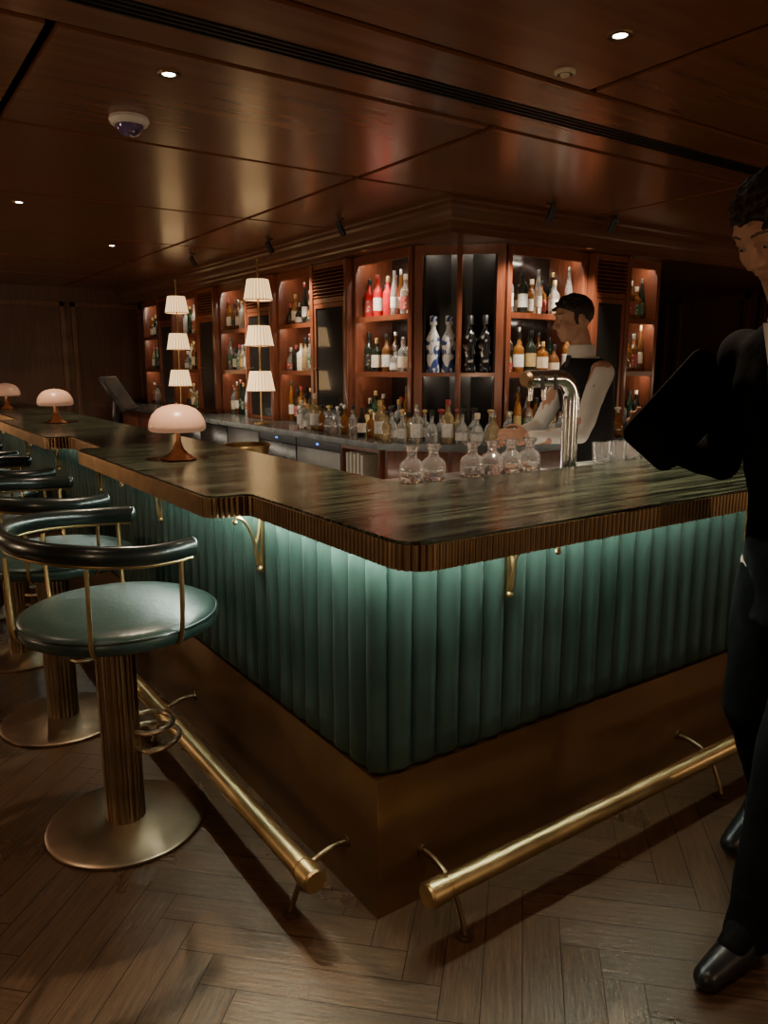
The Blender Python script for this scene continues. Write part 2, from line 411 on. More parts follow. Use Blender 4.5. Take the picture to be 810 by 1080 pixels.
bf = thing('bar_counter', 'bar base in vertical green leather channels above a bronze plinth', 'bar', (0, 0, 0))
pp = fillet([(5, 0), (0, 0), (0, 7.4)], [0, .055, 0])
cw, ck = .080, 12
pr = resample(pp, cw/ck)
bm = B()
def pad(i, z):
    """soft padded channel: each one a little fuller or flatter than the next"""
    c = i//ck
    return .030*abs(math.sin(PI*i/ck))**.72*(1+.10*noise.noise(V(c*3.7, z*4.0, .3))+.05*noise.noise(V(i*.23, z*12, 1.7)))
strip(bm, pr, [(-.03, .402), (-.018, .402), (-.018, .408, .5), (-.018, .425, 1)]+[(-.018, .425+.0593*k, 1) for k in range(1, 11)]+[(-.020, 1.018, 1)], off=pad)
obj('channel_panel', bm, M['panel'], bf, smooth=75)
bm = B(); slab(bm, [(5, .035), (.035, .035), (.035, 7.4), (.3, 7.4), (.3, .3), (5, .3)], .40, 1.018)
obj('carcass', bm, M['wall'], bf, smooth=0)
bm = B(); slab(bm, [(5, .0), (.0, .0), (.0, 7.4), (.3, 7.4), (.3, .3), (5, .3)], 0, .40)
obj('plinth', bm, M['plinth'], bf, smooth=0)
bm = B(); strip(bm, resample(fillet([(5, -.046), (-.046, -.046), (-.046, 7.4)], [0, .05, 0]), .04), [(-.007, 1.018), (-.007, 1.013), (.007, 1.013), (.007, 1.018)])
obj('light_strip', bm, M['led'], bf, smooth=0)
def bracket(p, d, reach):
    """curly brass bracket: from the panel up to the underside of the top"""
    d = Vector((d[0], d[1], 0)); p = Vector((p[0], p[1], 0)); bm = B()
    q = lambda o, z: p+d*o+V(0, 0, z)
    tube(bm, smooth_path([q(.012, .84), q(.022, .86), q(.03, .90), q(.045, .95), q(.02+reach*.5, .985), q(reach, 1.0), q(reach+.005, .985)], 6), .005, 8)
    tube(bm, smooth_path([q(.012, .985), q(.02, .94), q(.03, .90), q(.026, .85), q(.014, .83)], 6), .0045, 8)
    sph(bm, q(.016, .83), .010); sph(bm, q(reach+.005, .985), .008)
    box(bm, *(sorted((q(.004, 0).x-.007*abs(d.y), q(.014, 0).x+.007*abs(d.y)))), *(sorted((q(.004, 0).y-.007*abs(d.x), q(.014, 0).y+.007*abs(d.x)))), .82, 1.0)
    return bm
for y in (.62, 1.55, 2.45, 3.4, 4.4): obj('bracket', bracket((0, y), (-1, 0), .09 if y < .7 or 2.1 < y < 2.75 else .16), M['brass'], bf)
for x in (.43, 1.6, 2.8): obj('bracket', bracket((x, 0), (0, -1), .18), M['brass'], bf)

# foot rails
def foot_rail(label, horiz):
    t = thing('foot_rail', label, 'foot rail', (0, 0, 0), 0, 'brass foot rails')
    T = (lambda s, o, z: V(s, -o, z)) if horiz else (lambda s, o, z: V(-o, s, z))
    z = .16; o = .165; L = 4.8 if horiz else 7.2
    bm = B(); cyl(bm, T(.08, o, z), T(L, o, z), .0295, seg=28); obj('rail', bm, M['brass'], t)
    bm = B(); cyl(bm, T(.040, o, z), T(.090, o, z), .0335, seg=28); cyl(bm, T(.034, o, z), T(.041, o, z), .029, .0335, seg=28); cyl(bm, T(.10, o, z), T(.106, o, z), .0315, seg=28)
    obj('end_cap', bm, M['brass'], t)
    s = .15
    while s < L:
        bm = B()
        tube(bm, smooth_path([T(s, .004, .150), T(s, .05, .150), T(s, .10, .135), T(s, .14, .10), T(s, .165, .05), T(s, .18, .008)], 6), .0072, 8)
        tube(bm, smooth_path([T(s, .10, .135), T(s, .135, .128), T(s, o, .134)], 5), .007, 8)
        cyl(bm, T(s, 0.001, .150), T(s, .007, .150), .018); cyl(bm, T(s, .18, 0.001), T(s, .18, .007), .022)
        obj('bracket', bm, M['bronze'], t); s += 1.15
    return t
foot_rail('brass foot rail along the stool side of the bar', False)
foot_rail('brass foot rail along the side where the suited man walks', True)

# inner work station
ws = thing('work_station', 'dark steel bartender work station behind the bar top', 'work station', (0, 0, 0))
bm = B(); slab(bm, [(5, .43), (.41, .43), (.41, 7.3), (.78, 7.3), (.78, .80), (5, .80)], .02, .90); obj('body', bm, M['blackp'], ws, smooth=0)
bm = B(); slab(bm, [(5, .425), (.405, .425), (.405, 7.3), (.80, 7.3), (.80, .82), (5, .82)], .90, .915); obj('worktop', bm, M['steel'], ws, smooth=0)
rs = thing('riser_shelf', 'low steel riser shelf behind the bar corner under the carafes', 'shelf', (.4, .43, .915))
bm = B(); slab(bm, [(1.12, .44), (.42, .44), (.42, .64), (1.12, .64)], 1.054, 1.066); obj('top', bm, M['steel'], rs, world=True, smooth=0)
for x, y in ((.44, .46), (.44, .62), (1.1, .46), (1.1, .62)):
    bm = B(); cyl(bm, (x, y, .915), (x, y, 1.054), .008, seg=10); obj('leg', bm, M['steel'], rs, world=True)

# ------------------------------------------------------------------ bar stools
def make_stool(loc, label):
    t = thing('bar_stool', label, 'bar stool', loc, 0, 'green leather bar stools')
    ox, oy = .02, -.015
    bm = B(); lathe(bm, [(0, 0), (.236, 0), (.242, .004), (.242, .012), (.232, .018), (.10, .024), (.066, .03), (0, .03)], 64); obj('base', bm, M['base'], t)
    bm = B(); lathe(bm, [(0, .028), (.056, .028), (.056, .66), (0, .66)], 120, fn=lambda a, z: 1+.07*abs(math.sin(a*10))); obj('column', bm, M['column'], t, smooth=50)
    bm = B(); lathe(bm, [(0, .648), (.09, .648), (.26, .668), (.272, .676), (0, .68)], 48, c=(ox, oy, 0)); obj('seat_plate', bm, M['flute'], t)
    bm = B(); lathe(bm, [(0, .672), (.262, .672), (.282, .678), (.290, .692), (.290, .706), (.282, .722), (.266, .731), (.21, .739), (.12, .744), (0, .746)], 64, c=(ox, oy, 0)); c = obj('cushion', bm, M['seat'], t)
    bm = B(); tube(bm, [(ox+.288*math.cos(2*PI*k/64), oy+.288*math.sin(2*PI*k/64), .715) for k in range(64)], .004, 6, closed=True); obj('piping', bm, M['back'], c)
    bm = B(); n = 48; a0 = R(64)
    ex = lambda a: (ox+.300*math.cos(a), oy+.318*math.sin(a))
    pts = []
    for k in range(n+1):
        a = a0+(2*PI-2*a0)*k/n; x, y = ex(a); pts.append(V(x, y, .955+.022*max(0, -math.cos(a))))
    tube(bm, pts, .018, 16, ry=.028)
    for p in (pts[0], pts[-1]): sph(bm, p, (.018, .018, .028))
    br = obj('backrest', bm, M['back'], t, smooth=60)
    bm = B(); tube(bm, [(p.x, p.y, p.z-.029) for p in pts], .006, 8); obj('trim', bm, M['brass'], br)
    for a in (72, 120, 180, 240, 288):
        x, y = ex(R(a)); bm = B()
        tube(bm, smooth_path([(ox+(x-ox)*.90, oy+(y-oy)*.88, .672), (ox+(x-ox)*.98, oy+(y-oy)*.93, .70), (x, oy+(y-oy)*.98, .80), (x, y, .925)], 5), .0065, 8); obj('post', bm, M['brass'], t)
    bm = B()
    for z, rr in ((.275, .098), (.325, .080)):
        q = [(.03, -.045, z)]+[(.085+rr*math.cos(R(a)), rr*math.sin(R(a)), z) for a in range(-110, 111, 10)]+[(.03, .045, z)]
        tube(bm, q, .009, 8)
    obj('footrest', bm, M['base'], t)
    return t
st = make_stool((-.42, .82, 0), 'nearest green leather bar stool, its whole round base in view')
for k, (y, lb) in enumerate([(1.70, 'second green leather bar stool from the bar corner, behind the nearest'), (2.58, 'third green leather bar stool from the bar corner, cut by photo edge'),
                             (3.46, 'fourth green leather bar stool from the bar corner'), (4.34, 'farthest visible green leather bar stool along the bar')]):
    dup(st, (-.42-.01*k, y, 0), lb)

# ------------------------------------------------------------------ table lamps on the bar
def make_lamp(loc, label):
    t = thing('table_lamp', label, 'lamp', loc, 0, 'mushroom lamps on the bar')
    bm = B(); lathe(bm, [(0, 0), (.068, 0), (.070, .004), (.062, .010), (.040, .022), (.022, .042), (.013, .07), (.010, .125), (0, .125)], 40); obj('base', bm, M['copper'], t)
    bm = B(); pr_ = [(.098, .112), (.106, .116), (.110, .125), (.110, .137), (.105, .157), (.094, .178), (.075, .198), (.050, .210), (.022, .216), (0, .217)]
    lathe(bm, [(0, .124), (.092, .116)]+pr_, 48); s = obj('shade', bm, M['dome'], t)
    bm = B(); lathe(bm, [(0, .216), (.006, .216), (.006, .221), (0, .223)], 16); obj('finial', bm, M['copper'], s)
    return t
l0 = make_lamp((.04, 1.46, 1.082), 'nearest peach mushroom lamp, standing on the bar beside the stools')
dup(l0, (.07, 3.80, 1.082), 'middle peach mushroom lamp, near the till screen')
dup(l0, (.07, 5.70, 1.082), 'farthest peach mushroom lamp, at the left photo edge')

# till terminal: screen side turned to the bartender
tl = thing('till_terminal', 'black tilted till screen behind the bar near the far lamp', 'till', (.60, 4.25, .915), R(58))
bm = B(); box(bm, -.12, .12, -.10, .10, 0, .018, .005); cyl(bm, (0, .05, .015), (0, .02, .27), .024); obj('stand', bm, M['blackp'], tl)
tm = Matrix.Translation((0, 0, .33)) @ Matrix.Rotation(R(-32), 4, 'X')
bm = B(); box(bm, -.18, .18, -.012, .016, -.14, .14, .005); bmesh.ops.transform(bm, matrix=tm, verts=bm.verts[:]); hs = obj('housing', bm, M['blackp'], tl)
bm = B(); box(bm, -.166, .166, -.016, -.0115, -.126, .126); bmesh.ops.transform(bm, matrix=tm, verts=bm.verts[:]); obj('screen', bm, M['screen'], hs)

# brass bucket
bk = thing('ice_bucket', 'round brass bucket on the work station behind the bar', 'bucket', (.66, 2.18, .915))
bm = B(); lathe(bm, [(0, 0), (.085, 0), (.10, .01), (.118, .12), (.118, .128), (.108, .128), (.09, .012), (0, .012)], 40); obj('body', bm, M['brass'], bk)
bm = B(); tube(bm, [(.120*math.cos(2*PI*k/40), .120*math.sin(2*PI*k/40), .126) for k in range(40)], .006, 8, closed=True); obj('rim', bm, M['brass'], bk)

# carafes behind the corner and tumblers
def make_carafe(loc, label):
    t = thing('carafe', label, 'carafe', loc, 0, 'small clear carafes behind the bar corner')
    bm = B(); lathe(bm, [(0, 0), (.038, 0), (.042, .005), (.0425, .045), (.041, .058), (.034, .070), (.0205, .079), (.0175, .086), (.0175, .102), (.0215, .108), (.0255, .113), (.0255, .121),
                         (.0215, .121), (.0150, .104), (.0145, .086), (.0175, .078), (.031, .069), (.038, .057), (.0395, .045), (.039, .011), (0, .009)], 32)
    obj('body', bm, M['cglass'], t, smooth=60)
    return t
cps = [((.50, .53), 'leftmost clear carafe of the pair at the bar corner'), ((.595, .535), 'right-hand clear carafe of the pair at the bar corner'),
       ((.755, .52), 'leftmost clear carafe of the four left of the tap'), ((.848, .52), 'second from left of the four clear carafes left of the tap'),
       ((.941, .52), 'third from left of the four clear carafes left of the tap'), ((1.034, .52), 'clear carafe standing nearest to the tap')]
c0 = make_carafe((*cps[0][0], 1.066), cps[0][1])
for p, lb in cps[1:]: dup(c0, (*p, 1.066), lb)
tr = thing('tumbler_stand', 'low steel stand holding tumblers right of the tap', 'stand', (1.6, .52, .915))
bm = B(); box(bm, 1.40, 1.98, .45, .62, 1.045, 1.06); obj('top', bm, M['steel'], tr, world=True)
for x in (1.42, 1.96):
    bm = B(); box(bm, x-.01, x+.01, .46, .61, .915, 1.045); obj('leg', bm, M['steel'], tr, world=True)
tw = None
for x, lb in ((1.45, 'leftmost short glass tumbler right of the tap'), (1.545, 'second short glass tumbler right of the tap'), (1.64, 'third short glass tumbler right of the tap'), (1.735, 'fourth short glass tumbler right of the tap'), (1.83, 'rightmost short glass tumbler right of the tap')):
    if tw is None:
        tw = thing('tumbler', lb, 'glass', (x, .53, 1.06), 0, 'tumblers right of the tap'); bm = B()
        lathe(bm, [(0, 0), (.034, 0), (.039, .085), (.037, .085), (.032, .012), (0, .012)], 24); obj('body', bm, M['cglass'], tw, smooth=60)
    else: dup(tw, (x, .53, 1.06), lb)

# chrome tap
tp = thing('tap', 'tall thick chrome tap column with a side arm, behind the bar top', 'tap', (1.29, .56, .915))
bm = B(); lathe(bm, [(0, 0), (.055, 0), (.055, .012), (.042, .02), (.037, .03), (0, .03)], 32); obj('flange', bm, M['chrome'], tp)
bm = B(); pts = [V(0, 0, .02), V(0, 0, .2), V(0, 0, .40)]+[V(-.08+.08*math.cos(R(a)), 0, .405+.08*math.sin(R(a))) for a in range(12, 100, 11)]+[V(-.14, 0, .485), V(-.245, 0, .483)]
tube(bm, pts, .032, 28); obj('neck', bm, M['chrome'], tp, smooth=60)
bm = B(); cyl(bm, (-.243, 0, .483), (-.256, 0, .483), .033, .024); obj('nozzle', bm, M['bronze'], tp)
for x in (-.22, -.15):
    bm = B(); cyl(bm, (x, 0, .458), (x, 0, .405), .011, .009, seg=14); obj('spout', bm, M['chrome'], tp)
    bm = B(); cyl(bm, (x, -.028, .478), (x, -.055, .474), .006, seg=10); cyl(bm, (x, -.054, .500), (x, -.060, .445), .007, .009, seg=12); obj('handle', bm, M['black'], tp)

# ------------------------------------------------------------------ back bar
BZ = .97
bc = thing('back_countertop', 'dark marble back counter running under the bottle shelves', 'countertop', (1.65, 2.43, .93))
bm = B(); slab(bm, [(4.15, 1.8), (2.28, 1.8), (1.65, 2.43), (1.65, 8.5), (2.43, 8.5), (2.43, 2.74), (2.61, 2.56), (4.15, 2.56)][::-1], .93, BZ); obj('stone_top', bm, M['bmarble'], bc, world=True, smooth=0)

def base_unit(loc, rz, w, kind, label, disp=False):
    t = thing('base_cabinet', label, 'cabinet', loc, rz, 'cabinets under the back counter')
    d = .64; fm_ = {'wood': M['mahog'], 'black': M['door'], 'grey': M['fridge'], 'open': M['mahog']}[kind]
    if kind == 'open':
        bm = B()
        box(bm, .002, .02, 0, d, .08, .925); box(bm, w-.02, w-.002, 0, d, .08, .925); box(bm, .02, w-.02, d-.02, d, .08, .925); box(bm, .02, w-.02, 0, d-.02, .08, .10)
        box(bm, .02, w-.02, 0, d-.02, .60, .62); box(bm, .02, w-.02, 0, d-.02, .90, .925)
        obj('body', bm, M['mahog'], t, smooth=0)
    else:
        obj('body', BX(.002, w-.002, .02, d, .08, .925), M['blackp'] if kind != 'wood' else M['mahog'], t, smooth=0)
        dr = obj('door', BX(.008, w-.008, 0, .02, .10, .86 if disp else .915, bev=.004), fm_, t)
        bm = B(); tube(bm, [(w-.06, 0, .42), (w-.06, -.03, .43), (w-.06, -.03, .72), (w-.06, 0, .73)], .006, 8); obj('handle', bm, M['steel'], dr)
        if disp:
            pn = obj('control_panel', BX(.008, w-.008, .002, .02, .87, .92), M['blackp'], t)
            obj('display', BX(w*.5-.015, w*.5+.015, -.002, .002, .889, .901), M['blue'], pn)
    obj('kick_plate', BX(.01, w-.01, .05, .07, 0, .08), M['blackp'], t)
    return t
FX = 1.69
ys = [2.46, 2.93, 3.57, 4.21, 4.85, 5.49, 6.13, 6.77, 7.41, 8.05]
kd = ['open', 'grey', 'black', 'grey', 'black', 'black', 'black', 'wood', 'wood']
for i, k in enumerate(kd):
    nm = {'open': 'open wooden cabinet holding cream folders', 'grey': 'grey steel fridge', 'black': 'black fronted fridge', 'wood': 'dark wooden cabinet'}[k]
    base_unit((FX, ys[i+1], 0), -PI/2, ys[i+1]-ys[i], k, f'{nm}, {NTH[i]} left of the back counter corner', disp=i in (1, 2))
cc = thing('base_cabinet', 'angled mahogany cabinet under the back counter corner', 'cabinet', (2.0, 2.2, 0), 0, 'cabinets under the back counter')
bm = B(); slab(bm, [(1.72, 2.445), (2.30, 1.865), (2.30, 2.445)], .0, .925); obj('body', bm, M['mahog'], cc, world=True, smooth=0)
for k in range(2):
    bm = B(); box(bm, .02+.41*k, .40+.41*k, -.004, .016, .10, .915, .004)
    bmesh.ops.transform(bm, matrix=Matrix.Translation((-.285, .245, 0)) @ Matrix.Rotation(-PI/4, 4, 'Z'), verts=bm.verts[:]); dr = obj('door', bm, M['mahog'], cc)
    bm = B(); sph(bm, (.36+.12*k, -.016, .62), .012); cyl(bm, (.36+.12*k, -.016, .62), (.36+.12*k, 0, .62), .005)
    bmesh.ops.transform(bm, matrix=Matrix.Translation((-.285, .245, 0)) @ Matrix.Rotation(-PI/4, 4, 'Z'), verts=bm.verts[:]); obj('knob', bm, M['brass'], dr)
for i in range(3):
    base_unit((2.36+.59*i, 1.84, 0), 0, .59, 'wood', f'mahogany cabinet, {NTH[i]} right of the back counter corner')
for k, lb in enumerate(['leftmost', 'second from left', 'third from left', 'fourth from left', 'rightmost']):
    f = thing('folder', f'{lb} of the cream folders standing in the open cabinet', 'folder', (FX+.02, 2.88-.045*k, .6205), 0, 'cream folders in the open cabinet')
    obj('cover', BX(0, .20, -.016, .016, 0, .25+.008*(k % 2), bev=.003), M['cream'], f)
    obj('pages', BX(-.002, .19, -.011, .011, .004, .243), M['white'], f)

def unit_xy(loc, rz, x, y):
    return loc[0]+x*math.cos(rz)-y*math.sin(rz), loc[1]+x*math.sin(rz)+y*math.cos(rz)
WSH = (1, .87, .70)
def shelf_lamp(loc, rz, w, zt, e, y=.028):
    """slim warm lamp tucked behind a shelf lip, shining in and down"""
    x, yy = unit_xy(loc, rz, w/2, y); x2, y2 = unit_xy(loc, rz, w/2, y+.6)
    z = loc[2]+zt
    lamp('AREA', (x, yy, z), e*random.uniform(.65, 1.3), WSH, to=(x2, y2, z-.75), shape='RECTANGLE', size=w-.12, size_y=.015)
def shelf_unit(loc, rz, w, label):
    t = thing('shelf_unit', label, 'shelves', loc, rz, 'open bottle shelves of the back bar')
    for x in (.001, w-.041):
        obj('side_panel', BX(x, x+.04, 0, .34, 0, 1.23, bev=.004), M['mahog'], t)
    obj('back_panel', BX(.04, w-.04, .32, .34, 0, 1.23), M['backp'], t, smooth=0)
    for z in (.43, .81):
        bm = B(); box(bm, .04, w-.04, .012, .32, z-.02, z); box(bm, .04, w-.04, 0, .012, z-.032, z+.004)
        obj('shelf', bm, M['mahog'], t, smooth=0)
        shelf_lamp(loc, rz, w, z-.023, 1.2)
    obj('top_rail', BX(.04, w-.04, 0, .03, 1.17, 1.23), M['mahog'], t, smooth=0)
    shelf_lamp(loc, rz, w, 1.215, 1.5, .05)
    return t
def glazed_unit(loc, rz, w, label):
    t = thing('glazed_cabinet', label, 'cabinet', loc, rz, 'glazed columns between the bottle shelves')
    for x in (.001, w-.046): obj('post', BX(x, x+.045, -.05, .34, 0, 1.23, bev=.004), M['mahog'], t)
    obj('back_panel', BX(.045, w-.045, .30, .34, 0, 1.23), M['backp'], t, smooth=0)
    bm = B(); box(bm, .045, w-.045, -.04, -.015, 1.19, 1.23); box(bm, .045, w-.045, -.04, -.015, .94, .975)
    for k in range(8):
        z = .985+k*.026; vs = []
        for yy, zz in ((-.045, z), (-.012, z+.020), (-.012, z+.026), (-.045, z+.006)):
            vs.append((yy, zz))
        a = [bm.verts.new((.045, y, z_)) for y, z_ in vs]; c = [bm.verts.new((w-.045, y, z_)) for y, z_ in vs]
        for j in range(4): bm.faces.new((a[j], a[(j+1) % 4], c[(j+1) % 4], c[j]))
    obj('louvre_panel', bm, M['mahog'], t, smooth=0)
    bm = B(); f = .03
    box(bm, .047, w-.047, -.04, -.015, .005, f); box(bm, .047, w-.047, -.04, -.015, .935-f, .935)
    box(bm, .047, .047+f, -.04, -.015, f, .935-f); box(bm, w-.047-f, w-.047, -.04, -.015, f, .935-f)
    d = obj('door', bm, M['mahog'], t, smooth=0)
    obj('pane', BX(.047+f, w-.047-f, -.03, -.024, f, .935-f), M['glass'], d, smooth=0)
    bm = B(); sph(bm, (.075, -.05, .45), .01); cyl(bm, (.075, -.05, .45), (.075, -.03, .45), .005); obj('knob', bm, M['brass'], d)
    return t
PX = 2.05
bays = [(2.62, 3.33), (3.88, 4.54), (5.10, 5.80), (6.30, 7.0), (7.5, 8.2)]
cols_ = [(3.33, 3.88), (4.54, 5.10), (5.80, 6.30), (7.0, 7.5)]
for i, (a, c) in enumerate(bays): shelf_unit((PX, c, BZ), -PI/2, c-a, f'open mahogany bottle shelves, {NTH[i]} bay left of the corner')
for i, (a, c) in enumerate(cols_): glazed_unit((PX, c, BZ), -PI/2, c-a, f'louvred and glazed mahogany column, {NTH[i]} left of the corner')
shelf_unit((2.50, 2.2, BZ), 0, .75, 'open mahogany bottle shelves behind the bartender')
glazed_unit((3.25, 2.2, BZ), 0, .41, 'louvred and glazed mahogany column right of the bartender')
shelf_unit((3.66, 2.2, BZ), 0, .40, 'open mahogany bottle shelves at the right end')
# angled corner unit
cw_ = .578; A0 = (2.06, 2.60)
t = thing('corner_shelf_unit', 'angled corner display with two dark niches of tall bottles', 'shelves', (*A0, BZ), -PI/4)
obj('post', BX(cw_/2-.016, cw_/2+.016, -.01, .05, 0, 1.23, bev=.004), M['mahog'], t)
for s in (0, 1):
    bm = B(); slab(bm, [(.0, .0), (.05, .0), (.05, .049)] if s == 0 else [(cw_-.05, 0), (cw_, 0), (cw_-.05, .049)], 0, 1.23); obj('post', bm, M['mahog'], t, smooth=0)
obj('back_panel', BX(.215, cw_-.215, .20, .212, 0, 1.23), M['niche'], t, smooth=0)
for s in (0, 1):
    q = [(.056, .052), (.066, .052), (.222, .204), (.212, .204)]
    if s: q = [(cw_-x, y) for x, y in q]
    bm = B(); slab(bm, q, 0, 1.225); obj('side_pane', bm, M['niche'], t, smooth=0)
bm = B(); slab(bm, [(.012, .006), (cw_-.012, .006), (cw_-.206, .198), (.206, .198)], .405, .43); s = obj('shelf', bm, M['mahog'], t, smooth=0)
s = obj('top_rail', BX(.03, cw_-.03, .004, .024, 1.17, 1.23), M['mahog'], t, smooth=0)
shelf_lamp((*A0, BZ), -PI/4, cw_, 1.215, 1.2, .05); shelf_lamp((*A0, BZ), -PI/4, cw_, .402, .8, .03)

# ------------------------------------------------------------------ bottles
sq = lambda a, z: min(1.25, 1/max(abs(math.cos(a)), abs(math.sin(a))))**.85
KIND = {  # radius, height, profile (r factor, z factor), cross section, label z range
 'tall': (.034, .29, [(0, 0), (.95, 0), (1, .01), (1, .58), (.86, .65), (.38, .74), (.33, .78), (.33, .95), (.40, .955), (.40, .97), (0, .97)], None, (.16, .46)),
 'shoulder': (.037, .26, [(0, 0), (.95, 0), (1, .015), (1, .56), (.93, .62), (.6, .68), (.36, .74), (.34, .94), (0, .94)], None, (.14, .46)),
 'square': (.033, .225, [(0, 0), (.95, 0), (1, .015), (1, .60), (.9, .66), (.42, .72), (.36, .76), (.36, .94), (0, .94)], sq, (.14, .50)),
 'squat': (.041, .195, [(0, 0), (.9, 0), (1, .03), (1, .30), (.93, .45), (.62, .58), (.32, .66), (.28, .92), (.34, .93), (0, .93)], None, (.10, .34)),
 'slim': (.027, .32, [(0, 0), (.95, 0), (1, .01), (1, .50), (.8, .62), (.45, .76), (.40, .95), (0, .95)], None, (.18, .42)),
 'small': (.029, .185, [(0, 0), (.95, 0), (1, .02), (1, .55), (.85, .63), (.40, .72), (.38, .93), (0, .93)], None, (.14, .46)),
 'display': (.050, .365, [(0, 0), (.86, 0), (.94, .02), (.84, .22), (.90, .36), (1, .50), (.96, .60), (.55, .72), (.36, .78), (.36, .90), (0, .90)], None, None),
}
cache = {}
def part_mesh(part, kind, m):
    key = (part, kind, m.name)
    if key in cache: return cache[key]
    r, h, pf, fn, lz = KIND[kind]; bm = B()
    if part == 'glass': lathe(bm, [(a*r, z*h) for a, z in pf], 20, fn=fn)
    elif part == 'label':
        rr = r*1.018; lathe(bm, [(rr*.97, lz[0]*h), (rr, lz[0]*h), (rr, lz[1]*h), (rr*.97, lz[1]*h)], 20, fn=fn)
    elif part == 'stopper':
        z0 = pf[-1][1]*h; lathe(bm, [(0, z0-.01), (.3*r, z0-.01), (.3*r, z0+.006), (.55*r, z0+.012), (.55*r, z0+.026), (0, z0+.030)], 16)
    else:
        z0 = pf[-1][1]*h; rn = .42*r if kind != 'display' else .5*r
        lathe(bm, [(0, z0-.022), (rn, z0-.022), (rn, h-.003), (rn*.9, h), (0, h)], 16)
    cache[key] = to_mesh(part, bm, m); return cache[key]
GD = {'amber': 'amber', 'dark': 'dark', 'clear': 'clear', 'red': 'red', 'green': 'dark green', 'gold': 'straw', 'ceramic': 'blue-white', 'silver': 'silver-black', 'white': 'white', 'brown': 'brown'}
CAPS = [M['black'], LB['gold'], LB['red'], M['steel'], LB['cream']]
CAPW = [M['black'], M['black'], LB['gold'], M['steel'], LB['cream'], LB['red']]
def bottle(kind, glass, lab, cap, x, y, z, where, group, stop=False):
    d = f'{GD[glass]} {"squat " if kind == "squat" else "slim " if kind == "slim" else "square " if kind == "square" else "small " if kind == "small" else ""}bottle'
    if len(f'{d}, {where}'.split()) > 16: d = f'{GD[glass]} bottle'
    t = thing('bottle', f'{d}, {where}', 'bottle', (x, y, z), random.random()*.4, group)
    sc = 1 if kind == 'display' else random.uniform(.90, 1.08); t.scale = (1, 1, sc)
    obj('glass_body', part_mesh('glass', kind, GL[glass]), None, t)
    if lab and KIND[kind][4]: obj('paper_label', part_mesh('label', kind, LB[lab]), None, t)
    if stop: obj('stopper', part_mesh('stopper', kind, cap), None, t)
    else: obj('cap', part_mesh('cap', kind, cap), None, t)
def rnd_bottle(kinds=('tall', 'tall', 'shoulder', 'shoulder', 'square', 'squat', 'slim')):
    g = random.choice(['amber', 'amber', 'dark', 'dark', 'dark', 'clear', 'clear', 'clear', 'green', 'gold', 'brown', 'amber', 'white', 'clear', 'brown'])
    k = random.choice(kinds)
    return (k, g, random.choice(['cream', 'white', 'black', 'red', 'gold', 'cream', 'white', 'green', None, None]), random.choice(CAPW))
def row(loc, rz, w, z, items, where, group, y=.09, jit=.012, x0=.085):
    n = len(items)
    for i, it in enumerate(items):
        x = x0+(w-2*x0)*(i/(n-1) if n > 1 else .5)
        X, Y = unit_xy(loc, rz, x, y+random.uniform(-jit, jit))
        bottle(*it, X, Y, z+.0005, f'{ORD[i]}, {where}', group)
K0, K1, K2, K3, K4 = CAPS
special = {
 (0, 2): [('shoulder', 'red', 'red', K0), ('tall', 'red', 'white', K2), ('shoulder', 'red', None, K1), ('slim', 'clear', 'white', K3), ('shoulder', 'clear', 'red', K4), ('tall', 'gold', 'white', K2)],
 (0, 1): [('shoulder', 'dark', 'black', K0), ('square', 'dark', 'cream', K1), ('shoulder', 'brown', 'white', K0), ('squat', 'clear', 'white', K3), ('shoulder', 'clear', 'cream', K3), ('tall', 'clear', 'white', K3)],
}
lvl = [(0, 'counter level'), (.43, 'middle shelf'), (.81, 'top shelf')]
for i, (a, c) in enumerate(bays):
    for j, (dz, ln) in enumerate(lvl):
        n = [7, 7, 7, 6, 5][i]
        it = special.get((i, j)) or [rnd_bottle() for _ in range(n)]
        row((PX, c), -PI/2, c-a, BZ+dz, it, f'{ln}, {NTH[i]} bay left of corner', f'bottles, {ln}, {NTH[i]} bay left of corner')
        if i < 3: row((PX, c), -PI/2, c-a, BZ+dz, [rnd_bottle() for _ in range(6)], f'rear row, {ln}, {NTH[i]} bay left of corner', f'rear bottles, {ln}, {NTH[i]} bay left of corner', y=.22, x0=.12)
RB = (2.50, 2.2)
row(RB, 0, .75, BZ+.81, [('tall', 'clear', 'white', K3), ('tall', 'dark', 'white', K0), ('slim', 'clear', 'cream', K3), ('shoulder', 'clear', 'white', K1), rnd_bottle()], 'top shelf behind bartender', 'bottles behind the bartender')
row(RB, 0, .75, BZ+.43, [('squat', 'gold', 'red', K1), ('shoulder', 'amber', 'white', K0), ('shoulder', 'dark', 'gold', K0), ('square', 'amber', 'cream', K1), ('squat', 'brown', 'cream', K0), ('tall', 'amber', 'white', K0)], 'middle shelf behind bartender', 'bottles behind the bartender')
row(RB, 0, .75, BZ, [rnd_bottle() for _ in range(6)], 'counter level behind bartender', 'bottles behind the bartender')
for dz, ln in lvl:
    row(RB, 0, .75, BZ+dz, [rnd_bottle() for _ in range(6)], f'rear row, {ln} behind bartender', 'rear bottles behind the bartender', y=.22, x0=.12)
    row((3.66, 2.2), 0, .40, BZ+dz, [rnd_bottle(('tall', 'shoulder', 'slim')) for _ in range(4)], f'{ln} of the right end bay', f'bottles, {ln}, right end bay')
for x, g, lb in ((.120, 'ceramic', 'left one of two'), (.222, 'ceramic', 'right one of two'), (.356, 'silver', 'left one of two'), (.458, 'silver', 'right one of two')):
    X, Y = unit_xy(A0, -PI/4, x, .056)
    bottle('display', g, None, GL['ceramic'] if g == 'ceramic' else M['black'], X, Y, BZ+.4305, f'{lb} tall display bottles in the corner niche', 'tall display bottles in the corner niches')
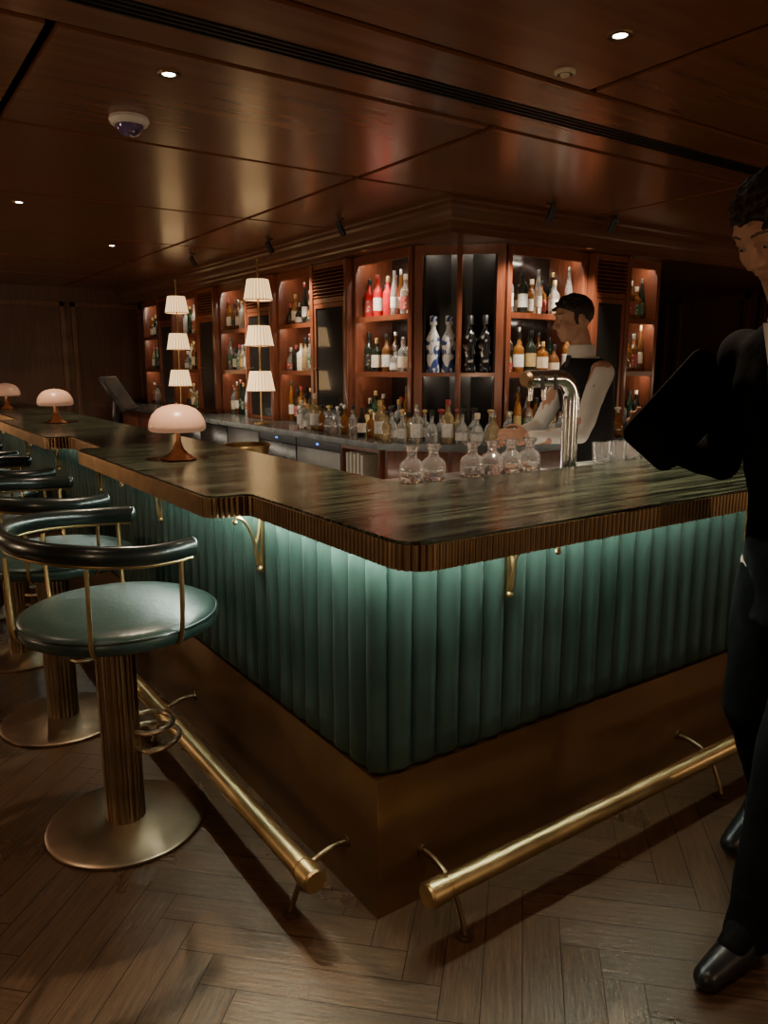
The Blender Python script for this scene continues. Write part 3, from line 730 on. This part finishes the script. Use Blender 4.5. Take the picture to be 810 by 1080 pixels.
pal = [('small', 'gold', None), ('small', 'clear', None), ('square', 'clear', 'white'), ('small', 'amber', None), ('small', 'clear', 'white'), ('squat', 'gold', None), ('squat', 'amber', None), ('small', 'clear', 'white'), ('squat', 'clear', None), ('squat', 'clear', 'white'), ('square', 'clear', None), ('shoulder', 'gold', 'white'), ('small', 'dark', 'cream')]
def cnt_row(p0, p1, n, where, group):
    for i in range(n):
        k, g, l = random.choice(pal); f = i/(n-1)
        bottle(k, g, l, random.choice(CAPW), p0[0]+(p1[0]-p0[0])*f+random.uniform(-.004, .004), p0[1]+(p1[1]-p0[1])*f+random.uniform(-.004, .004), BZ+.0005, f'{ORD[i]}, {where}', group, stop=random.random() < .6)
cnt_row((1.75, 2.47), (2.29, 1.93), 9, 'front row at the back counter corner', 'front row bottles at the corner')
cnt_row((1.85, 2.55), (2.37, 2.03), 8, 'rear row at the back counter corner', 'rear row bottles at the corner')
cnt_row((2.45, 1.93), (3.3, 1.93), 10, 'row right of the back counter corner', 'counter bottles right of the corner')
cnt_row((1.84, 3.75), (1.84, 2.68), 11, 'row left of the back counter corner', 'counter bottles left of the corner')

# ------------------------------------------------------------------ tiered pleated lamps
def tier_lamp(loc, label):
    t = thing('tiered_lamp', label, 'lamp', loc, 0, 'three-tier pleated lamps on the back counter')
    bm = B(); lathe(bm, [(0, 0), (.065, 0), (.065, .012), (.02, .022), (0, .024)], 28); obj('base', bm, M['brass'], t)
    bm = B(); cyl(bm, (0, 0, .02), (0, 0, 1.30), .008, seg=12); sph(bm, (0, 0, 1.305), .012); obj('pole', bm, M['brass'], t)
    for z in (.27, .63, .99):
        bm = B(); n = 96
        fn = lambda a, zz: 1+.03*math.sin(a*24)
        lathe(bm, [(.114, z), (.108, z+.02), (.086, z+.145), (.082, z+.16), (.03, z+.16), (.03, z+.155), (.080, z+.15), (.109, z)], n, fn=fn)
        s = obj('shade', bm, M['shade'], t, smooth=60)
        bm = B(); tube(bm, [(.116*math.cos(2*PI*k/40), .116*math.sin(2*PI*k/40), z) for k in range(40)], .004, 6, closed=True)
        for a in (0, 120, 240): cyl(bm, (0, 0, z+.159), (.05*math.cos(R(a)), .05*math.sin(R(a)), z+.159), .004, seg=6)
        obj('shade_trim', bm, M['brass'], s)
    return t
tt = tier_lamp((1.755, 4.28, BZ), 'nearer three-tier pleated lamp on the back counter, glowing cream')
dup(tt, (1.755, 6.15, BZ), 'farther three-tier pleated lamp on the back counter, smaller in view')

# ------------------------------------------------------------------ ceiling fittings
def down(px, py, label):
    x, y = hit(px, py, CZ)
    t = thing('ceiling_light', label, 'ceiling light', (x, y, CZ), 0, 'recessed ceiling downlights')
    bm = B(); lathe(bm, [(.019, .0), (.022, -.004), (.034, -.005), (.038, 0), (.038, .002), (.019, .002)], 32); obj('trim_ring', bm, M['bronze'], t)
    bm = B(); lathe(bm, [(0, -.001), (.020, -.001), (.020, .001), (0, .001)], 24); obj('lens', bm, M['lens'], t)
    return x, y
DL = [down(654, 37, 'bright recessed downlight at upper right of the ceiling'), down(178, 78, 'recessed downlight right of the ceiling camera dome'),
      down(20, 213, 'recessed downlight at the left photo edge'), down(118, 259, 'small recessed downlight far back toward the panelled wall')]
x, y = hit(136, 124, CZ)
t = thing('dome_camera', 'white ceiling camera with dark purple dome', 'security camera', (x, y, CZ))
bm = B(); lathe(bm, [(0, 0), (.072, 0), (.075, -.012), (.068, -.026), (.056, -.030), (.052, -.028), (0, -.028)], 40); obj('housing', bm, M['white'], t)
bm = B(); lathe(bm, [(.053, -.026), (.050, -.040), (.038, -.056), (.020, -.066), (0, -.069)], 32); obj('dome', bm, M['purple'], t)
x, y = hit(596, 75, CZ)
t = thing('smoke_detector', 'small round beige detector beside the ceiling slot', 'smoke detector', (x, y, CZ))
bm = B(); lathe(bm, [(0, 0), (.034, 0), (.034, -.008), (.026, -.012), (.026, -.010), (.016, -.010), (.014, -.016), (0, -.017)], 32); obj('cover', bm, M['cream'], t)
bm = B(); lathe(bm, [(.017, -.0105), (.025, -.0105)], 32); obj('sensor_ring', bm, M['black'], t)
spots = [(582, 214, 'black spotlight on the ceiling above the bartender'), (647, 227, 'rightmost of two black spotlights above the bartender'), (359, 231, 'black spotlight above the first shelf bay left of corner'),
         (284, 252, 'black spotlight above the nearer tiered lamp'), (203, 268, 'black spotlight above the farther tiered lamp'), (722, 250, 'black spotlight at right above the dark wall')]
SP = []
for px, py, lb in spots:
    x, y = hit(px, py, CZ)
    left = px < 450
    t = thing('spotlight', lb, 'spotlight', (x, y, CZ), 0, 'black adjustable ceiling spotlights')
    bm = B(); cyl(bm, (0, 0, 0), (0, 0, -.006), .026); cyl(bm, (0, 0, -.006), (0, 0, -.05), .005, seg=8); obj('mount', bm, M['black'], t)
    d = V(.50, 0, -.86).normalized() if left else V(0, .50, -.86).normalized()
    c = V(0, 0, -.06); bm = B(); cyl(bm, c-d*.045, c+d*.045, .021); s = obj('barrel', bm, M['black'], t)
    bm = B(); cyl(bm, c+d*.0445, c+d*.046, .016); obj('lens', bm, M['glass'], s)
    SP.append((V(x, y, CZ)+c+d*.06, d, left))

# ------------------------------------------------------------------ people
def remesh(name, bm, m, parent, vox, it=4, fac=.5, disp=None):
    me = bpy.data.meshes.new(name); bmesh.ops.recalc_face_normals(bm, faces=bm.faces[:]); bm.to_mesh(me); bm.free()
    o = bpy.data.objects.new(name, me); COL.objects.link(o)
    md = o.modifiers.new('r', 'REMESH'); md.mode = 'VOXEL'; md.voxel_size = vox
    sm = o.modifiers.new('s', 'SMOOTH'); sm.iterations = it; sm.factor = fac
    dg = bpy.context.evaluated_depsgraph_get(); dg.update()
    m2 = bpy.data.meshes.new_from_object(o.evaluated_get(dg)); o.modifiers.clear(); o.data = m2
    if disp:
        nv = [v.normal.copy() for v in m2.vertices]
        for v, n in zip(m2.vertices, nv): v.co += n*disp(v.co)
    m2.materials.clear(); m2.materials.append(m)
    for p in m2.polygons: p.use_smooth = True
    o.parent = parent; o.name = name
    return o
def loft(bm, rings, seg=28):
    rr = []
    for cx, cy, cz, rx, ry in rings:
        rr.append([bm.verts.new((cx+rx*math.cos(2*PI*k/seg), cy+ry*math.sin(2*PI*k/seg), cz)) for k in range(seg)])
    for A, C_ in zip(rr, rr[1:]):
        for k in range(seg): bm.faces.new((A[k], A[(k+1) % seg], C_[(k+1) % seg], C_[k]))
    bm.faces.new(rr[0][::-1]); bm.faces.new(rr[-1])
def hand(bm, wrist, fdir, pn, side, curl):
    f = Vector(fdir).normalized(); p = Vector(pn); p = (p-f*p.dot(f)).normalized(); l = f.cross(p).normalized(); w = Vector(wrist)
    m3 = Matrix((l, f, p)).transposed().to_4x4(); m3.translation = w+f*.052
    sph(bm, (0, 0, 0), (.042, .055, .017), mtx=m3)
    for off, ln in ((-.031, .060), (-.0105, .074), (.0105, .080), (.031, .070)):
        o = off*side; q = w+f*.090+l*o; d = f.copy(); pts = [w+f*.06+l*o*.8, q]
        for s, sg in enumerate((.45, .31, .24)):
            a = curl*(s+.6); d = (f*math.cos(a)+p*math.sin(a)); q = q+d*ln*sg*1.0; pts.append(q)
        chain(bm, pts, [.010, .0095, .0088, .008, .007])
    q = w+f*.022+l*side*.030; d = (f*.65+l*side*.65+p*.4).normalized()
    chain(bm, [q, q+d*.035, q+d*.035+(f*.85+p*.45+l*side*.2).normalized()*.032, q+d*.035+(f*.85+p*.6).normalized()*.055], [.013, .011, .0095, .008])
def head(bm, H):
    sph(bm, (0, -.012, .025), (.074, .096, .088), H, 24, 16)
    sph(bm, (0, .026, -.042), (.056, .064, .068), H, 20, 12)
    sph(bm, (0, .058, -.088), (.026, .024, .020), H)
    sph(bm, (0, .062, .032), (.052, .026, .018), H)
    for s in (-1, 1):
        sph(bm, (s*.032, .058, -.030), (.026, .024, .034), H)
        sph(bm, (s*.076, -.008, -.012), (.010, .020, .032), H)
        sph(bm, (s*.011, .094, -.031), (.009, .011, .008), H)
        sph(bm, (s*.030, .071, .012), (.016, .010, .008), H)   # upper lid
    a, c = H @ V(0, .082, .018), H @ V(0, .106, -.026)
    capsule(bm, a, c, .008, .011)
    sph(bm, (0, .082, -.060), (.021, .010, .006), H); sph(bm, (0, .080, -.072), (.018, .010, .006), H)
def face_parts(root, H):
    for s in (-1, 1):
        bm = B(); sph(bm, (s*.030, .0715, .002), (.0115, .0100, .0045), H); e = obj('eye', bm, M['eye'], root)
        bm = B(); sph(bm, (s*.030, .0785, .001), (.0048, .0040, .0038), H); obj('iris', bm, M['iris'], e)
        bm = B(); capsule(bm, H @ V(s*.046, .071, .032), H @ V(s*.029, .0815, .036), .002, .003); capsule(bm, H @ V(s*.029, .0815, .036), H @ V(s*.015, .0855, .033), .003, .0026); obj('eyebrow', bm, M['brow'], root)
    bm = B(); sph(bm, (0, .0865, -.0605), (.018, .005, .0040), H); sph(bm, (0, .0845, -.0715), (.014, .005, .0045), H); obj('lips', bm, M['lips'], root)
    # short hair: close at the sides, longer and ruffled on top
    bm = B(); sph(bm, (0, -.013, .030), (.0785, .101, .090), H, 32, 20)
    n = H.to_3x3() @ V(0, -.66, 1).normalized(); co = H @ V(0, 0, .014)
    bmesh.ops.bisect_plane(bm, geom=bm.verts[:]+bm.edges[:]+bm.faces[:], plane_co=co, plane_no=n, clear_inner=True)
    bmesh.ops.holes_fill(bm, edges=bm.edges[:], sides=0)
    for s in (-1, 1): sph(bm, (s*.070, .012, .004), (.007, .016, .036), H)
    for k in range(26):
        x, y = random.uniform(-.055, .055), random.uniform(-.05, .075)
        z = .030+.090*math.sqrt(max(.05, 1-(x/.0785)**2-((y+.013)/.101)**2))
        sph(bm, (x, y, z-.004), (.012, .022, .009), H, 8, 6)
    Hi = H.inverted()
    def ruffle(p):
        q = Hi @ p
        return (.0035 if q.z > .05 else .0015)*noise.noise(V(q.x*170, q.y*60, q.z*80))
    remesh('hair', bm, M['hair'], root, .0042, 1, disp=ruffle)
def shoe(root, heel, toe, side):
    heel, toe = Vector(heel), Vector(toe); d = (toe-heel).normalized(); bm = B()
    capsule(bm, heel+d*.03+V(0, 0, .05), heel+d*.10+V(0, 0, .062), .040, .043)
    capsule(bm, heel+d*.10+V(0, 0, .050), heel+d*.24+V(0, 0, .032), .043, .031)
    for v in bm.verts:
        gnd = heel.z+(toe.z-heel.z)*max(0, min(1, (v.co-heel).dot(d)/.27))
        if v.co.z < gnd: v.co.z = gnd
    remesh('shoe', bm, M['shoe'], root, .007, 3)

def person(loc, rz, label, J, suit):
    root = thing('person', label, 'person', loc, rz)
    s = J['s']; lean = J['lean']; wd = J.get('w', 1)
    P = lambda x, y, z: V(x, y+lean*max(0, z-.9), z)*s
    ring = lambda g: [(0, (y+lean*max(0, z-.9))*s, z*s, (rx*wd+g)*s, (ry*wd+g)*s) for y, z, rx, ry in
                      ((-.01, .84, .150, .110), (0, .95, .160, .112), (.01, 1.10, .138, .098), (.015, 1.24, .152, .108), (.015, 1.37, .178, .112), (.005, 1.46, .165, .092), (0, 1.515, .085, .070))]
    sh = .17*wd
    H = Matrix.Translation(P(0, J.get('hf', .045), J.get('hz', 1.70))) @ Matrix.Rotation(J['yaw'], 4, 'Z') @ Matrix.Rotation(J['pitch'], 4, 'X') @ Matrix.Scale(s*J.get('hs', 1), 4)
    bm = B(); loft(bm, ring(-.004)); capsule(bm, P(0, 0, 1.48), P(0, J.get('hf', .045)-.025, J.get('hz', 1.70)-.07), .056, .048); head(bm, H)
    for sd, k in ((1, 'R'), (-1, 'L')):
        a = J['arm'+k]; chain(bm, [P(sh*sd, 0, 1.44)]+[Vector(q) for q in a[:2]], [.055, .042, .030])
        hand(bm, a[1], a[2], a[3], a[4], a[5])
        l = J['leg'+k]; chain(bm, [P(.085*sd, 0, .90), Vector(l[0]), Vector(l[1])], [.080, .052, .034]); capsule(bm, l[1], Vector(l[1]).lerp(Vector(l[3]), .3), .034, .024)
    remesh('body', bm, M['skin'], root, .0055, 3)
    face_parts(root, H)
    for k, sd in (('R', 1), ('L', -1)):
        l = J['leg'+k]; shoe(root, l[2], l[3], sd)
        bm = B(); capsule(bm, l[1], Vector(l[1])+V(0, 0, .08), .044, .046); capsule(bm, l[1], Vector(l[1]).lerp(Vector(l[3]), .35), .043, .034); remesh('sock', bm, M['suit'], root, .007, 2)
    fold = lambda p: .007*noise.noise(V(p.x*9, p.y*9, p.z*5))+.004*noise.noise(V(p.x*20, p.y*20, p.z*12))
    bm = B(); loft(bm, ring(.010)[:3])
    for sd, k in ((1, 'R'), (-1, 'L')):
        l = J['leg'+k]; an = Vector(l[1]); chain(bm, [P(.080*sd, 0, .88), Vector(l[0]), an], [.090, .063, .052]); cyl(bm, an+V(0, 0, .02), an-V(0, 0, .055), .053, .061)
    remesh('trousers', bm, M['suit'], root, .010, 4, disp=fold)
    bm = B(); c = P(0, .014, 1.545)
    lathe(bm, [(.072, -.035), (.064, .026), (.058, .026), (.062, -.035)], 28, c=c); obj('collar', bm, M['shirt'], root)
    sl = lambda bm, g, end, rs=(.068, .051, .040): [chain(bm, [P((sh+.002)*sd, 0, 1.435), Vector(J['arm'+k][0]), Vector(J['arm'+k][0]).lerp(Vector(J['arm'+k][1]), end)], [r_+g for r_ in rs]) for sd, k in ((1, 'R'), (-1, 'L'))]
    if suit:
        bm = B(); rg = ring(.016); rg.insert(0, (0, (-.015)*s, .78*s, .180*s*wd, .140*s*wd)); loft(bm, rg); sl(bm, -.002, 1.0)
        remesh('jacket', bm, M['suit'], root, .011, 4, disp=fold)
        bm = B(); pts = [P(-.040, .102, 1.505), P(.040, .102, 1.505), P(0, .126, 1.27)]
        vs = [bm.verts.new(p) for p in pts]; bm.faces.new(vs); r_ = bmesh.ops.extrude_face_region(bm, geom=bm.faces[:]); bmesh.ops.translate(bm, verts=[v for v in r_['geom'] if isinstance(v, bmesh.types.BMVert)], vec=(0, .010, 0))
        obj('shirt_front', bm, M['shirt'], root, smooth=0)
        bm = B(); loft(bm, [(0, P(0, 0, 1.28).y+.136*s, 1.28*s, .012, .008), (0, P(0, 0, 1.40).y+.130*s, 1.40*s, .022, .009), (0, P(0, 0, 1.49).y+.114*s, 1.49*s, .014, .010), (0, P(0, 0, 1.52).y+.100*s, 1.52*s, .020, .012)], 12); obj('tie', bm, M['black'], root)
        a = J['armL']; e, w = Vector(a[0]), Vector(a[1]); bm = B(); d = (w-e).normalized(); cyl(bm, w-d*.040, w+d*.012, .043, .043, 24); obj('cuff', bm, M['shirt'], root)
    else:
        loose = lambda p: (.008*noise.noise(V(p.x*12, p.y*12, p.z*7))+.003*noise.noise(V(p.x*30, p.y*30, p.z*18)))*(1 if abs(p.x) > .16 or p.y > .24 else .2)
        bm = B(); loft(bm, ring(.007)); sl(bm, .0, .95, (.056, .045, .035)); remesh('shirt', bm, M['shirt'], root, .008, 3, disp=loose)
        bm = B(); rg = ring(.026)[:-1]; loft(bm, rg[1:5]+[(0, rg[5][1], rg[5][2], .146*s, .112*s), (0, rg[5][1], rg[5][2]+.045, .100*s, .085*s)]); remesh('waistcoat', bm, M['vest'], root, .009, 3)
        bm = B(); loft(bm, [(0, P(0, 0, 1.30).y+.130, 1.30*s, .020, .010), (0, P(0, 0, 1.46).y+.104, 1.46*s, .02, .01), (0, P(0, 0, 1.52).y+.084, 1.52*s, .022, .012)], 12); obj('tie', bm, M['black'], root)
    return root
# suited man walking past: heading along the bar front, a dark folder in his right hand
J = dict(s=1.025, lean=.19, yaw=R(-10), pitch=R(-40), hf=.135, hz=1.695, hs=.93, w=.84,
     armR=((.275, -.04, 1.18), (.335, .13, 1.235), (.16, .65, .40), (-.822, .569, 0), 1, .15),
     armL=((-.24, -.06, 1.20), (-.23, .05, .95), (0, .2, -1), (1, 0, 0), 1, .45),
     legL=((-.085, .20, .52), (-.08, .255, .10), (-.08, .19, 0), (-.08, .47, 0)),
     legR=((.13, -.02, .52), (.165, -.255, .17), (.165, -.315, .09), (.175, -.085, .0)))
person((.94, -.55, 0), R(90), 'man in black suit looking down, walking past the bar front', J, True)
fo = thing('menu_folder', 'dark flat folder held out over the bar by the suited man', 'folder', (.735, -.28, 1.345))
u_ = V(-.534, .370, -.76).normalized(); w_ = V(.625, -.432, -.65); w_ = (w_-u_*w_.dot(u_)).normalized(); n_ = u_.cross(w_).normalized()
mf = Matrix((u_, w_, n_)).transposed().to_4x4()
rq = lambda x0, x1, y0, y1, r: fillet([((x0+x1)/2, y0), (x1, y0), (x1, y1), (x0, y1), (x0, y0), ((x0+x1)/2, y0)], [0, r, r, r, r, 0])[:-1]
bm = B(); slab(bm, rq(-.155, .145, -.060, .105, .03), -.005, .005); bmesh.ops.transform(bm, matrix=mf, verts=bm.verts[:]); obj('cover', bm, M['suit'], fo)
bm = B(); slab(bm, rq(-.125, .115, .098, .109, .005), -.0065, .0065); bmesh.ops.transform(bm, matrix=mf, verts=bm.verts[:]); obj('spine', bm, M['suit'], fo)
J = dict(s=.985, lean=.16, yaw=R(-4), pitch=R(-10), w=.88,
     armR=((.20, .24, 1.12), (.03, .47, 1.10), (-.5, .85, 0), (-.5, -.3, -.8), 1, .6),
     armL=((-.20, .22, 1.12), (-.19, .49, 1.11), (.1, 1, .1), (.9, 0, -.2), -1, .7),
     legR=((.10, .03, .48), (.10, -.02, .09), (.10, -.09, 0), (.11, .19, 0)),
     legL=((-.10, .03, .48), (-.10, -.02, .09), (-.10, -.09, 0), (-.11, .19, 0)))
person((2.13, 1.12, 0), R(72), 'bartender in white shirt and dark waistcoat working behind the tap', J, False)

# ------------------------------------------------------------------ light
WARM = (1, .77, .54)
for (x, y), e in zip(DL, (130, 130, 90, 90)):
    lamp('SPOT', (x, y, CZ-.02), e, WARM, to=(x, y, 0), spot_size=R(95), spot_blend=.7, shadow_soft_size=.02)
for x, y, e in ((-1.35, -.55, 70), (.05, -1.15, 60), (2.6, -.95, 30), (-1.6, 1.4, 40), (1.15, 1.55, 40), (1.15, 4.3, 60), (.9, 7.6, 50)):  # downlights added without fittings, to light floor and aisle
    lamp('SPOT', (x, y, CZ-.02), e, WARM, to=(x, y, 0), spot_size=R(100), spot_blend=.8, shadow_soft_size=.03)
for p, d, left in SP:
    lamp('SPOT', p, 90, (1, .86, .68), to=p+d, spot_size=R(66), spot_blend=.8, shadow_soft_size=.02)
lamp('SPOT', (1.75, 1.35, CZ-.02), 150, (.92, 1, .74), to=(1.40, .12, 1.08), spot_size=R(46), spot_blend=.9, shadow_soft_size=.03)  # added spot without a fitting, puts a greenish sheen on the bar top
# unseen point lamps added out of view to brighten the ceiling
for x, y, e in ((-3.2, -2.6, 62), (1.2, -3.4, 44), (4.2, -2.4, 34), (-3.4, 2.2, 72), (-2.6, 5.6, 66), (5.6, 1.0, 10)):
    lamp('POINT', (x, y, 1.15), e, (1, .71, .45), shadow_soft_size=.12)
lamp('AREA', (.81, 4.0, .88), 10, (1, .86, .66), to=(1.7, 4.0, .80), shape='RECTANGLE', size=6.0, size_y=.03)  # this hidden strip and the next are added to light the cabinet fronts
lamp('AREA', (2.6, .83, .88), 5, (1, .86, .66), to=(2.6, 1.8, .80), shape='RECTANGLE', size=3.0, size_y=.03)
w = bpy.data.worlds.new('world'); SC.world = w; w.use_nodes = True
w.node_tree.nodes['Background'].inputs[0].default_value = (1, .73, .50, 1); w.node_tree.nodes['Background'].inputs[1].default_value = .18
